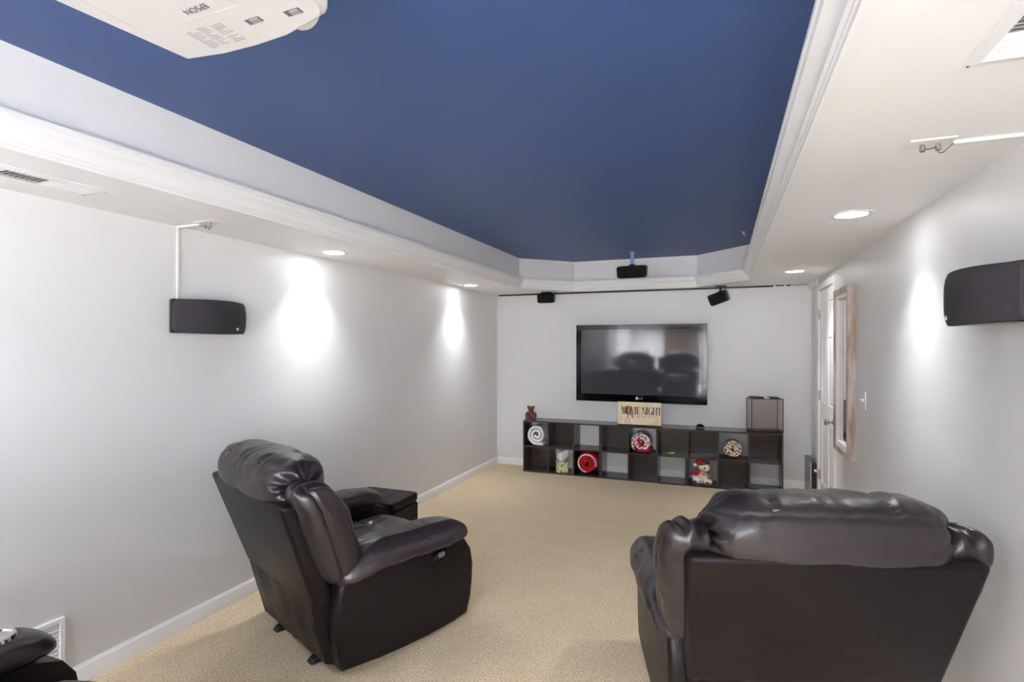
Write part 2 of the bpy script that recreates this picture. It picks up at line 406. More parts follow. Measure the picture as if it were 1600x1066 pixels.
for x, y, lb in [(-2.47, 3.03, 'lit recessed downlight in left soffit, nearer one above left wall'),
                 (-2.49, 5.23, 'lit recessed downlight in left soffit, farther one near back corner'),
                 (.575, 3.03, 'lit recessed downlight in right soffit, nearer one before the grey wall speaker'),
                 (.575, 5.23, 'lit recessed downlight in right soffit, farther one beside the white door'),
                 (-2.47, .83, 'recessed downlight in left soffit beside the return vent over the platform'),
                 (.575, .83, 'recessed downlight in right soffit beside the large vent over the platform'),
                 (-2.47, -1.37, 'rearmost recessed downlight in left soffit behind the theatre seats'),
                 (.575, -1.37, 'rearmost recessed downlight in right soffit behind the platform')]:
    downlight(x, y, lb, 7 if y < 0 else .8 if y < 1 else POWER, 92)
k = 0
for y, row in ((-2.75, 'front row'), (-3.85, 'back row')):  # unseen lamps added behind the camera to even out the room light
    for x, place in ((-2.2, 'by left wall'), (-1.35, 'left of the middle'), (-.5, 'right of the middle'), (.35, 'by right wall')):
        downlight(x, y, 'added fill downlight, unseen, in low ceiling behind the seats, %s, %s' % (row, place), 68 if x > -.9 else 36, 150, 'added fill downlights behind the seats')

# ------------------------------------------------------------------ ceiling vents
def vent(name, label, cx, cy, lx, ly, nslat, fl=.028):
    t = thing(name, label, 'vent', (cx, cy, H), group='ceiling air vents')
    bm = bmesh.new(); hx, hy = lx / 2, ly / 2; z0 = -.010
    o4 = [(-hx, -hy), (hx, -hy), (hx, hy), (-hx, hy)]; i4 = [(-hx + fl, -hy + fl), (hx - fl, -hy + fl), (hx - fl, hy - fl), (-hx + fl, hy - fl)]
    for k in range(4):
        j = (k + 1) % 4
        a = [bm.verts.new((x, y, z)) for (x, y), z in ((o4[k], 0), (o4[j], 0), (o4[j], -.004), (o4[k], -.004))]
        c = [bm.verts.new((x, y, z)) for (x, y), z in ((i4[j], z0), (i4[k], z0))]
        d = [bm.verts.new((x, y, z)) for (x, y), z in ((i4[j], 0), (i4[k], 0))]
        bm.faces.new(a); bm.faces.new((a[3], a[2], c[0], c[1])); bm.faces.new((c[1], c[0], d[0], d[1]))
    mesh_obj('frame', bm, M['frost'], t, smooth=False)
    bm = bmesh.new(); box(bm, -hx + fl, hx - fl, -hy + fl, hy - fl, -.001, 0)
    mesh_obj('backing', bm, mat('vent_shadow', srgb(120, 120, 120), .8), t, smooth=False)
    s0, s1 = -hy + fl, hy - fl
    for k in range(nslat):
        y = s0 + (k + .5) * (s1 - s0) / nslat; s = -1 if y > 0 else 1
        bm = hexa([(-hx + fl, y - .007 * s, -.010), (hx - fl, y - .007 * s, -.010), (hx - fl, y - .005 * s, -.010), (-hx + fl, y - .005 * s, -.010),
                   (-hx + fl, y + .004 * s, -.001), (hx - fl, y + .004 * s, -.001), (hx - fl, y + .006 * s, -.001), (-hx + fl, y + .006 * s, -.001)])
        mesh_obj('slat', bm, M['frost'], t, smooth=False)
    for sx in (-1, 1):
        bm = bmesh.new(); lathe(bm, (sx * (hx - .012), hy - .012 , -.006), [(.004, .002), (.004, -.002), (.002, -.0035)], n=12)
        mesh_obj('screw', bm, M['chrome'], t)
    return t
vent('ceiling_vent', 'white slotted air vent in left soffit above the left wall', -2.40, 1.30, .155, .36, 18)
vent('ceiling_vent', 'large white air vent at top right in right soffit', .62, 1.36, .25, .29, 15)

# ------------------------------------------------------------------ wire plates and conduit
def wire_plate(label, x, y, lx, ly, side):
    t = thing('wire_plate', label, 'wall plate', (x, y, H), group='speaker wire plates')
    bm = B(-lx / 2, lx / 2, -ly / 2, ly / 2, -.006, 0); mesh_obj('plate', bm, M['white'], t, bevel=.002)
    for k in (-1, 1):
        bm = bmesh.new(); lathe(bm, (k * lx * .17, 0, -.006), [(.006, 0), (.006, -.006), (.008, -.008), (.008, -.022), (.005, -.024)], n=16)
        mesh_obj('binding_post', bm, M['chrome'], t)
    bm = bmesh.new()
    tube(bm, [(-lx * .17, 0, -.016), (-.01, -.01, -.026), (lx * .17, 0, -.018)], .0018, 6)
    mesh_obj('wire', bm, M['darkprint'], t)
    bm = bmesh.new(); tube(bm, [(lx * .17, 0, -.018), (lx * .15, -.012, -.04), (lx * .25, -.01, -.04), (side * lx * .5, 0, -.012)], .0018, 6)
    mesh_obj('wire', bm, M['darkprint'], t)
wire_plate('white speaker wire plate on right soffit with two metal binding posts', .595, 2.03, .118, .072, 1)
wire_plate('small white speaker wire plate on left soffit above the conduit', -2.45, 2.04, .118, .072, -1)
bm = B(.654, XR, 2.035, 2.058, H - .012, H); tag(mesh_obj('wire_conduit', bm, M['white'], bevel=.003), 'white flat conduit across right soffit from the wire plate to right wall', 'conduit')
bm = bmesh.new(); box(bm, XL, -2.52, 2.045, 2.063, H - .011, H); box(bm, XL, XL + .011, 2.045, 2.063, 1.73, H)
tag(mesh_obj('wire_conduit', bm, M['white'], bevel=.003), 'white conduit running down left wall to the grey speaker', 'conduit')

# ------------------------------------------------------------------ side surround speakers
def surround(label, loc, rz, W=.225):
    """x along the wall, +y out of the wall; two angled grille faces meeting in a soft bow"""
    t = thing('surround_speaker', label, 'speaker', loc, rz, 'surround speakers on the side walls')
    Ht, D = .185, .15
    def outline(s, top):
        pts = []
        for k in range(25):
            u = -1 + 2 * k / 24
            x = u * W * s
            y = D * s * (1 - .55 * abs(u) ** 2.2)
            pts.append((x, y))
        return pts
    cab = bmesh.new(); pts = [(-W * .9, 0), (-W * .97, .035)] + [(x * .985, y - .012) for x, y in outline(1, 0)][::1] + [(W * .97, .035), (W * .9, 0)]
    prism(cab, [(p[0], p[1]) for p in pts[::-1]], 2, -Ht / 2 + .004, Ht / 2 - .004)
    mesh_obj('cabinet', cab, M['blackgloss'], t, bevel=.004)
    g = bmesh.new(); rows = []
    NZ = 8
    for iz in range(NZ + 1):
        vz = -1 + 2 * iz / NZ
        row = []
        for k, (x, y) in enumerate(outline(1, 0)):
            u = -1 + 2 * k / 24
            zz = Ht / 2 * vz * (1 - .07 * u * u * 1.0) 
            yy = y + .010 * (1 - vz ** 4) - .006
            xx = x * (1 - .03 * vz * vz)
            row.append(g.verts.new((xx, yy, zz)))
        rows.append(row)
    for A, C in zip(rows, rows[1:]):
        for k in range(24): g.faces.new((A[k], A[k + 1], C[k + 1], C[k]))
    ext = bmesh.ops.extrude_face_region(g, geom=g.faces[:])
    for v in ext['geom']:
        if isinstance(v, bmesh.types.BMVert): v.co.y -= .022
    mesh_obj('grille', g, M['grille'], t, bevel=.005, seg=3)
    return t
def badge(t, x, y, z, nx):
    bm = bmesh.new(); lathe(bm, (0, 0, 0), [(.0075, -.004), (.0075, .002), (.005, .003)], n=16)
    d = Vector(nx).normalized(); bm.transform(Matrix.Translation((x, y, z)) @ d.to_track_quat('Z', 'Y').to_matrix().to_4x4())
    mesh_obj('badge', bm, M['led'], t)
sl = surround('charcoal bow-fronted speaker mounted on left wall below white conduit', (XL, 2.21, 1.665), -PI / 2)
badge(sl, -.100, .1415, -.062, (-.15, 1, 0))
sr = surround('charcoal bow-fronted speaker mounted on right wall at the picture edge', (XR, 2.222, 1.673), PI / 2, .252)
badge(sr, .062, .1485, -.064, (.06, 1, 0))

# ------------------------------------------------------------------ back of the room: rail, small speakers, television
t = thing('ceiling_rail', 'thin black rail along the top of back wall under the soffit', 'rail', (0, 6.40, H))
mesh_obj('bar', B(-2.62, .50, -.008, .008, -.018, 0), M['black'], t, smooth=False)
mesh_obj('bar', B(.52, .60, -.008, .008, -.011, 0), M['black'], t, smooth=False)
mesh_obj('bar', B(.625, .66, -.008, .008, -.013, 0), M['black'], t, smooth=False)
mesh_obj('end_cap', B(-2.645, -2.62, -.009, .009, -.018, 0), M['black'], t, smooth=False)
mesh_obj('wire', tube(bmesh.new(), [(.66, 0, -.006), (.75, 0, -.005), (.85, 0, -.004)], .003, 6), M['darkprint'], t)

def small_speaker(label, loc, rot, w, h, d, mount, bar=M['black']):
    t = thing('satellite_speaker', label, 'speaker', loc, 0, 'small black speakers over the television')
    R = Matrix.Rotation(rot[2], 4, 'Z') @ Matrix.Rotation(rot[1], 4, 'Y') @ Matrix.Rotation(rot[0], 4, 'X')
    c = pillow((w / 2, d / 2, h / 2), 9, n=14, fn=lambda v: Vector((v.x * (1 + .05 * v.z / h), v.y, v.z)))
    c.transform(R); mesh_obj('cabinet', c, M['black'], t)
    g = pillow((w / 2 * .97, .02, h / 2 * .95), 8, (0, -d / 2, 0), n=14, fn=lambda v: Vector((v.x, v.y + .25 * v.x * v.x * 4, v.z)))
    g.transform(R); mesh_obj('grille', g, M['grilleblack'], t)
    mount(t)
    return t
def m_ceiling(dz, dx=0.0):
    def f(t):
        mesh_obj('mount_plate', B(-.055 + dx, .055 + dx, -.03, .06, dz - .012, dz), M['black'], t, bevel=.003)
        mesh_obj('mount_arm', tube(bmesh.new(), [(dx, .02, dz - .01), (dx * .7, .01, dz * .6), (0, 0, .02)], .012, 10), M['black'], t)
    return f
small_speaker('small black speaker hanging upright from the rail at the left', (-1.98, 6.27, 2.07), (.12, 0, .1), .20, .115, .12, m_ceiling(H - 2.07))
small_speaker('small black speaker hanging tilted from the rail at the right', (-.04, 6.27, 2.015), (.15, -.33, -.25), .195, .125, .12, m_ceiling(H - 2.015, .02))
def m_tray(t):
    mesh_obj('mount_bracket', B(-.018, .018, -.004, .004, .05, ZT - 2.268), M['bluebracket'], t, bevel=.002)
    mesh_obj('mount_plate', B(-.035, .035, -.03, .03, ZT - 2.268 - .006, ZT - 2.268), M['bluebracket'], t, bevel=.002)
    mesh_obj('mount_clamp', B(-.03, .03, -.02, .02, .055, .075), M['darkmetal'], t, bevel=.002)
small_speaker('wide black center speaker hanging on a blue bracket below the blue ceiling', (-.875, 5.72, 2.268), (.18, 0, -.02), .30, .125, .13, m_tray)

tx0, tx1, tz0, tz1, ty = -1.621, -.159, .851, 1.742, 6.31
tv = thing('television', 'large flat black television mounted on back wall', 'television', ((tx0 + tx1) / 2, ty, tz0))
hw, th = (tx1 - tx0) / 2, tz1 - tz0
bm = B(-hw, hw, 0, .055, 0, th); mesh_obj('casing', bm, M['black'], tv, bevel=.006, smooth=False)
bm = bmesh.new(); s0x, s0z, s1z = hw - .062, .088, th - .055
for a in ((-hw + .002, -s0x, .002, th - .002), (s0x, hw - .002, .002, th - .002), (-s0x, s0x, .002, s0z), (-s0x, s0x, s1z, th - .002)): box(bm, a[0], a[1], -.004, .001, a[2], a[3])
bmesh.ops.remove_doubles(bm, verts=bm.verts, dist=1e-5)
mesh_obj('bezel', bm, M['blackgloss'], tv, smooth=False)
mesh_obj('screen', B(-s0x, s0x, -.0035, .001, s0z, s1z), M['screen'], tv, smooth=False)
mesh_obj('wall_bracket', B(-.3, .3, .055, YB - ty, .2, .65), M['darkmetal'], tv, smooth=False)
RX = Matrix.Rotation(PI / 2, 4, 'X')
bm = text_bm('LG', .034, Matrix.Translation((.022, -.0045, .050)) @ RX, .0004)
mesh_obj('lettering', bm, M['led'], tv, smooth=False)
bm = bmesh.new(); lathe(bm, (-.022, -.0045, .050), [(.017, 0), (.017, -.0006)], axis=1, n=24)
mesh_obj('logo_disc', bm, M['led'], tv, smooth=False)

# ------------------------------------------------------------------ cube shelving
SW, SD, SH, PT = .931, .29, .608, .0165
SX0, SYF = -2.222, 6.122
espresso_back = M['espresso']
def cube_unit(i, closed, label):
    t = thing('cube_shelf', label, 'shelf', (SX0 + i * SW, SYF, 0), group='dark cube shelves along the back wall')
    w = SW - .001
    mesh_obj('side_panel', B(0, PT, 0, SD, 0, SH - PT), M['espresso'], t, bevel=.001, smooth=False)
    mesh_obj('side_panel', B(w - PT, w, 0, SD, 0, SH - PT), M['espresso'], t, bevel=.001, smooth=False)
    mesh_obj('top_panel', B(0, w, 0, SD, SH - PT, SH), M['espresso'], t, bevel=.001, smooth=False)
    mesh_obj('bottom_panel', B(PT, w - PT, 0, SD, 0, PT), M['espresso'], t, bevel=.001, smooth=False)
    mesh_obj('middle_shelf', B(PT, w - PT, .001, SD, SH / 2 - PT / 2, SH / 2 + PT / 2), M['espresso'], t, bevel=.001, smooth=False)
    cw = (w - PT) / 3
    for k in (1, 2):
        for z0, z1 in ((PT, SH / 2 - PT / 2), (SH / 2 + PT / 2, SH - PT)):
            mesh_obj('divider', B(k * cw, k * cw + PT, .001, SD, z0, z1), M['espresso'], t, bevel=.001, smooth=False)
    for r, c in closed:
        z0 = PT if r == 0 else SH / 2 + PT / 2; z1 = SH / 2 - PT / 2 if r == 0 else SH - PT
        mesh_obj('back_panel', B(c * cw + PT, (c + 1) * cw, SD - .008, SD - .003, z0, z1), M['espresso'], t, smooth=False)
cube_unit(0, [(1, 1), (0, 0), (0, 2)], 'leftmost dark brown cube shelf, under the bear, holding a white roll')
cube_unit(1, [(1, 0), (1, 2), (0, 1)], 'middle dark brown cube shelf, under the sign, holding a candy-striped roll')
cube_unit(2, [(1, 0), (1, 2), (0, 1)], 'rightmost dark brown cube shelf, under the glass case, holding a plush toy')
def cell(col, row):   # centre x, floor z of a cell
    return SX0 + (col // 3) * SW + ((SW - .001 - PT) / 3) * (col % 3 + .5) + PT / 2, (PT if row == 0 else SH / 2 + PT / 2)

# ------------------------------------------------------------------ rolled blankets
def spiral_strip(R0, R1, turns, thick, depth, start=0.0, off_r=0.0, tail=0.0, sq=1.0, dirn=1, ph=0):
    """rolled sheet, end grain facing -y; closed round-edged section swept along a spiral"""
    bm = bmesh.new(); N = int(turns * 40); rings = []
    rc = min(thick * .45, .012)
    def section():
        out = []
        for sx, sy, a0 in ((1, 1, 0), (-1, 1, 90), (-1, -1, 180), (1, -1, 270)):
            for a in (0, 30, 60, 90):
                an = math.radians(a0 + a)
                out.append((sx * (thick / 2 - rc) + rc * math.cos(an), sy * (depth / 2 - rc) + rc * math.sin(an)))
        return out
    sec = section()
    for i in range(N + 1):
        u = i / N; th = start + dirn * u * turns * 2 * PI; r = R0 + (R1 - R0) * u + off_r
        wob = .003 * noise.noise(Vector((math.cos(th) * 2, math.sin(th) * 2, u * 6 + ph)))
        ring = [bm.verts.new(((r + wob + a) * math.cos(th), b_ + wob * 2, (r + wob + a) * math.sin(th) * sq)) for a, b_ in sec]
        rings.append(ring)
    if tail:
        th = start + dirn * turns * 2 * PI; tx, tz = -math.sin(th) * dirn, math.cos(th) * dirn
        for k in range(1, 7):
            s = tail * k / 6
            rings.append([bm.verts.new(((R1 + off_r + a) * math.cos(th) + tx * s, b_, ((R1 + off_r + a) * math.sin(th) + tz * s) * sq)) for a, b_ in sec])
    m_ = len(sec)
    for A, C in zip(rings, rings[1:]):
        for k in range(m_): bm.faces.new((A[k], A[(k + 1) % m_], C[(k + 1) % m_], C[k]))
    bm.faces.new(rings[0][::-1]); bm.faces.new(rings[-1])
    return bm
# white and grey roll, top left cell
x, z = cell(0, 1)
t = thing('rolled_blanket', 'rolled white and grey fleece blanket in top left cell of the shelf', 'blanket', (x, SYF + .13, z + .129))
mesh_obj('white_layer', spiral_strip(.020, .109, 2.25, .030, .22, start=math.radians(180), tail=.08, dirn=1), M['white_towel'], t)
mesh_obj('grey_layer', spiral_strip(.020, .109, 2.05, .012, .205, start=math.radians(180), off_r=-.021, dirn=1), M['grey_towel'], t)
# red roll with a white edge, lower third cell
x, z = cell(2, 0)
t = thing('rolled_blanket', 'large rolled red blanket with white fleecy edge filling a lower shelf cell', 'blanket', (x, SYF + .115, z + .1345))
mesh_obj('red_layer', spiral_strip(.025, .117, 2.6, .032, .20, start=math.radians(200), dirn=-1, ph=3), M['red_fleece'], t)
bm = bmesh.new()
for k in range(27):     # fleecy white edging seen as a row of tufts
    a = math.radians(-12 + k * 10.5); r_ = .104 - .0003 * k
    p = pillow((.011, .016, .0085), 2.2, n=4); p.transform(Matrix.Translation((r_ * math.cos(a), -.098, r_ * math.sin(a))) @ Matrix.Rotation(-a + PI / 2, 4, 'Y'))
    me = bpy.data.meshes.new('t'); p.to_mesh(me); p.free(); bm.from_mesh(me); bpy.data.meshes.remove(me)
mesh_obj('white_edging', bm, M['white_towel'], t)
# candy striped roll, top of middle unit
x, z = cell(4, 1)
t = thing('rolled_blanket', 'rolled red and white striped blanket with blue patch in upper shelf cell', 'blanket', (x - .012, SYF + .11, z + .115))
mesh_obj('striped_layer', spiral_strip(.02, .096, 2.3, .030, .19, start=math.radians(100), dirn=1, ph=5), M['candy'], t)
mesh_obj('blue_layer', spiral_strip(.104, .112, .38, .016, .18, start=math.radians(88), dirn=1), M['blotchblue'], t)
mesh_obj('red_fold', pillow((.10, .085, .028), 2.6, (.012, -.01, -.084), fn=lambda v: Vector((v.x, v.y, v.z + 2.2 * v.x * v.x)), wr=.004, wf=25), M['red_fleece'], t)
# blotchy brown roll
x, z = cell(7, 1)
t = thing('rolled_blanket', 'small rolled cream and brown spotted blanket in upper cell of the rightmost shelf', 'blanket', (x - .005, SYF + .11, z + .103))
mesh_obj('spotted_layer', spiral_strip(.014, .086, 2.8, .026, .17, start=math.radians(-70), dirn=1, ph=8), M['leopard'], t)

# ------------------------------------------------------------------ tissue box
x, z = cell(1, 0)
t = thing('tissue_box', 'floral printed tissue box with white tissue standing in a lower shelf cell', 'tissue box', (x - .015, SYF + .10, z), math.radians(24))
bm = B(-.066, .066, -.066, .066, 0, .128); mesh_obj('box', bm, M['floral'], t, bevel=.004)
bm = bmesh.new(); rings = []
for i in range(9):
    u = i / 8; w_ = .030 + .034 * math.sin(u * 2.4); ring = []
    for k in range(24):
        a = 2 * PI * k / 24; rr = w_ * (1 + .16 * math.sin(3 * a + 2 * u) + .1 * math.sin(7 * a))
        ring.append(bm.verts.new((rr * math.cos(a) + .016 * u, rr * .45 * math.sin(a), .127 + .115 * u * (1 + .12 * math.cos(a - .3) * u))))
    rings.append(ring)
for A, C in zip(rings, rings[1:]):
    for k in range(24): bm.faces.new((A[k], A[(k + 1) % 24], C[(k + 1) % 24], C[k]))
bm.faces.new(rings[-1])
mesh_obj('tissue', bm, M['tissuewhite'], t, angle=80)

# ------------------------------------------------------------------ lime toy, black dome
bm = pillow((.030, .016, .013), 2.2, (0, 0, .0135), n=8)
for (ax, ay, az, c_) in ((.012, .012, .011, (.032, 0, .018)), (.020, .004, .006, (-.036, 0, .016))):
    p = pillow((ax, ay, az), 2.2, c_, n=6); me = bpy.data.meshes.new('t'); p.to_mesh(me); p.free(); bm.from_mesh(me); bpy.data.meshes.remove(me)
o = mesh_obj('toy_fish', bm, M['lime'])
md = o.modifiers.new('Remesh', 'REMESH'); md.mode = 'VOXEL'; md.voxel_size = .003; md.use_smooth_shade = True
x, z = cell(5, 1); o.location = (x - .005, SYF + .08, z)
tag(o, 'tiny lime green rubber toy lying in an upper shelf cell', 'toy')
t = thing('dome_speaker', 'small glossy black round dome on top of the rightmost shelf', 'speaker', (-.227, 6.20, SH))
bm = bmesh.new(); lathe(bm, (0, 0, 0), [(.040, 0), (.046, .008), (.046, .02), (.040, .036), (.028, .047), (.012, .053), (.001, .054)], n=36)
mesh_obj('shell', bm, M['blackgloss'], t)
bm = bmesh.new(); lathe(bm, (0, 0, 0), [(.0468, .012), (.0473, .015), (.0468, .018)], n=36); mesh_obj('light_ring', bm, M['bluebracket'], t)

# ------------------------------------------------------------------ bear figurine
def join_blobs(blobs, n=10):
    bm = bmesh.new()
    for h, c_, rot in blobs:
        p = pillow(h, 2.15, n=n); p.transform(Matrix.Translation(c_) @ Matrix.Rotation(rot[1], 4, 'Y') @ Matrix.Rotation(rot[0], 4, 'X') @ Matrix.Rotation(rot[2], 4, 'Z'))
        me = bpy.data.meshes.new('t'); p.to_mesh(me); p.free(); bm.from_mesh(me); bpy.data.meshes.remove(me)
    return bm
def blob_obj(name, blobs, m, parent=None, vox=.004, smooth=3):
    o = mesh_obj(name, join_blobs(blobs), m, parent)
    md = o.modifiers.new('Remesh', 'REMESH'); md.mode = 'VOXEL'; md.voxel_size = vox; md.use_smooth_shade = True
    md = o.modifiers.new('Smooth', 'SMOOTH'); md.iterations = smooth; md.factor = .5
    return o
Z0 = (0, 0, 0)
t = thing('bear_figurine', 'small brown seated bear figurine at left end of the shelf top', 'figurine', (-2.155, 6.215, SH), math.radians(15))
o = blob_obj('body', [((.046, .042, .055), (0, 0, .058), Z0), ((.034, .033, .032), (0, -.006, .130), Z0), ((.016, .018, .013), (0, -.036, .122), Z0),
     ((.017, .012, .017), (-.030, 0, .152), Z0), ((.017, .012, .017), (.030, 0, .152), Z0),
     ((.017, .022, .038), (-.050, -.012, .065), (.2, .35, 0)), ((.017, .022, .038), (.050, -.012, .065), (.2, -.35, 0)),
     ((.023, .042, .021), (-.036, -.034, .021), (0, 0, .35)), ((.023, .042, .021), (.036, -.034, .021), (0, 0, -.35)),
     ((.019, .012, .024), (-.048, -.066, .026), Z0), ((.019, .012, .024), (.048, -.066, .026), Z0)], M['bear'], t)
bm = join_blobs([((.006, .005, .005), (0, -.054, .127), Z0)], 6); mesh_obj('nose', bm, M['black'], t)
for s in (-1, 1):
    mesh_obj('eye', join_blobs([((.004, .003, .004), (s * .013, -.036, .140), Z0)], 5), M['black'], t)

# ------------------------------------------------------------------ plush toy
x, z = cell(6, 0)
t = thing('plush_toy', 'white plush toy in red hat and coat sitting in a lower shelf cell', 'plush toy', (x - .012, SYF + .085, z), math.radians(-8))
blob_obj('body', [((.058, .050, .075), (.005, 0, .075), Z0), ((.060, .052, .050), (.028, -.01, .185), (0, .1, 0)), ((.034, .03, .025), (.045, -.045, .175), Z0),
     ((.034, .060, .030), (-.052, -.045, .034), (0, 0, .3)), ((.034, .060, .030), (.075, -.045, .034), (0, 0, -.3)), ((.03, .03, .03), (-.075, -.02, .075), Z0)], M['plush_white'], t, .005)
blob_obj('coat', [((.048, .054, .030), (-.050, 0, .110), (0, -.5, 0)), ((.060, .056, .022), (.0, -.002, .133), Z0), ((.028, .032, .030), (-.085, -.01, .10), Z0)], M['plush_red'], t, .005)
blob_obj('hat', [((.044, .040, .028), (-.005, 0, .232), (0, -.5, 0)), ((.026, .025, .024), (-.045, 0, .237), (0, -.9, 0)), ((.018, .02, .022), (-.060, 0, .222), Z0)], M['plush_red'], t, .004)
mesh_obj('pompom', join_blobs([((.022, .022, .022), (-.066, -.008, .200), Z0)]), M['plush_white'], t)
mesh_obj('hat_brim', tube(bmesh.new(), [(.028 + .055 * math.cos(a) - .01, .05 * math.sin(a) - .005, .222 + .012 * math.cos(a)) for a in [2 * PI * k / 20 for k in range(21)]], .009, 8), M['plaid'], t)
mesh_obj('ribbon', join_blobs([((.030, .012, .014), (.015, -.058, .128), (0, .4, 0)), ((.020, .010, .018), (.040, -.056, .120), (0, -.5, 0))]), M['gold'], t)
for s in (-1, 1):
    mesh_obj('foot_sole', join_blobs([((.024, .008, .022), (.012 + s * .064 + (.0), -.102, .030), Z0)]), M['plaid'], t)
mesh_obj('mouth', tube(bmesh.new(), [(.03, -.075, .186), (.042, -.078, .181), (.058, -.077, .189)], .003, 6), M['black'], t)
mesh_obj('nose', join_blobs([((.007, .006, .006), (.045, -.077, .194), Z0)], 5), M['black'], t)
mesh_obj('patch', join_blobs([((.02, .02, .03), (.088, .005, .085), Z0)]), mat('tan_plush', srgb(170, 120, 80), .9), t)

# ------------------------------------------------------------------ MOVIE NIGHT sign
sx0, sx1, sy = -1.110, -.628, 6.165
sg = thing('sign', 'cream MOVIE NIGHT sign leaning on the shelf top below television', 'sign', ((sx0 + sx1) / 2, sy, SH + .002))
sg.rotation_euler = (-.06, 0, 0)
w_, h_ = (sx1 - sx0), .262
mesh_obj('board', B(-w_ / 2, w_ / 2, .002, .022, 0, h_), M['sign_side'], sg, bevel=.001, smooth=False)
mesh_obj('face', B(-w_ / 2 + .003, w_ / 2, 0, .0025, .012, h_ - .001), M['sign_face'], sg, smooth=False)
# didone letters: thick and thin strokes with slab serifs, unit cap height 1
def quad(bm, pts, X, Z, s):
    prism(bm, [(X + px * s, Z + pz * s) for px, pz in pts], 1, -.0012, .0005)
def rc_(a, b_, c, d): return [(a, b_), (c, b_), (c, d), (a, d)]
def ringp(bm, cx_, cz_, rx, rz, tx_, tz_, X, Z, s, a0=0, a1=360, n=28):
    for k in range(n):
        A = math.radians(a0 + (a1 - a0) * k / n); C = math.radians(a0 + (a1 - a0) * (k + 1) / n)
        quad(bm, [(cx_ + rx * math.cos(A), cz_ + rz * math.sin(A)), (cx_ + rx * math.cos(C), cz_ + rz * math.sin(C)),
                  (cx_ + (rx - tx_) * math.cos(C), cz_ + (rz - tz_) * math.sin(C)), (cx_ + (rx - tx_) * math.cos(A), cz_ + (rz - tz_) * math.sin(A))], X, Z, s)
T, tn = .15, .05
def letter(bm, ch, X, Z, s):
    q = lambda p: quad(bm, p, X, Z, s)
    if ch == 'M':
        q(rc_(.04, 0, .09, 1)); q(rc_(.56, 0, .71, 1)); q([(.04, 1), (.2, 1), (.40, .12), (.34, .0)]); q([(.36, 0), (.40, .12), (.60, 1), (.56, 1)]); q(rc_(-.02, 0, .15, tn)); q(rc_(.5, 0, .77, tn)); q(rc_(-.02, 1 - tn, .2, 1)); q(rc_(.56, 1 - tn, .77, 1)); return .80
    if ch == 'O': ringp(bm, .31, .5, .31, .52, T, tn, X, Z, s); return .66
    if ch == 'V':
        q([(.03, 1), (.19, 1), (.36, 0), (.29, 0)]); q([(.32, 0), (.36, 0), (.57, 1), (.52, 1)]); q(rc_(-.03, 1 - tn, .25, 1)); q(rc_(.44, 1 - tn, .63, 1)); return .62
    if ch == 'I': q(rc_(.06, 0, .06 + T, 1)); q(rc_(0, 0, .27, tn)); q(rc_(0, 1 - tn, .27, 1)); return .32
    if ch == 'E': q(rc_(.06, 0, .06 + T, 1)); q(rc_(0, 0, .48, tn)); q(rc_(0, 1 - tn, .47, 1)); q(rc_(.2, .48, .36, .48 + tn)); q(rc_(.34, .40, .38, .62)); q(rc_(.44, 0, .48, .26)); q(rc_(.43, .76, .47, 1)); return .54
    if ch == 'N': q(rc_(.06, 0, .11, 1)); q(rc_(.52, 0, .57, 1)); q([(.04, 1), (.2, 1), (.57, 0), (.47, 0)]); q(rc_(0, 0, .18, tn)); q(rc_(.44, 1 - tn, .64, 1)); q(rc_(0, 1 - tn, .18, 1)); return .68
    if ch == 'G': ringp(bm, .31, .5, .31, .52, T, tn, X, Z, s, 52, 330); q(rc_(.43, .02, .43 + T, .44)); q(rc_(.36, .40, .64, .45)); q(rc_(.50, .72, .54, .98)); return .68
    if ch == 'H': q(rc_(.06, 0, .06 + T, 1)); q(rc_(.45, 0, .45 + T, 1)); q(rc_(.2, .48, .46, .53)); [q(rc_(a, b_, a + .27, b_ + tn)) for a in (0, .39) for b_ in (0, 1 - tn)]; return .72
    if ch == 'T': q(rc_(.21, 0, .21 + T, 1)); q(rc_(.13, 0, .44, tn)); q(rc_(0, 1 - tn, .57, 1)); q(rc_(0, .74, .04, 1)); q(rc_(.53, .74, .57, 1)); return .6
    return .26
bm = bmesh.new(); X = -.196; sc_ = .083
for i, ch in enumerate('MOVIE NIGHT'): X += letter(bm, ch, X, .125 , sc_) * sc_ * .842
mesh_obj('lettering', bm, M['sign_brown'], sg, smooth=False)
bm = bmesh.new()   # old film camera on a tripod, with a faint second line
prism(bm, [(-.18, .13), (-.075, .11), (-.07, .14), (-.085, .20), (-.12, .225), (-.165, .205)], 1, -.0004, .001)
for a, c in ((-.125, -.16), (-.125, -.09), (-.125, -.122)): prism(bm, [(a - .003, .125), (a + .003, .125), (c + .003, .014), (c - .003, .014)], 1, -.0004, .001)
prism(bm, [(-.085, .09), (-.06, .085), (-.06, .13), (-.085, .12)], 1, -.0004, .001)
for k in range(26):
    xx = -.03 + k * .0093
    if k % 7 != 5: prism(bm, [(xx, .098), (xx + .0055, .098), (xx + .0055, .108), (xx, .108)], 1, -.0004, .001)
mesh_obj('drawing', bm, M['sign_soft'], sg, smooth=False)

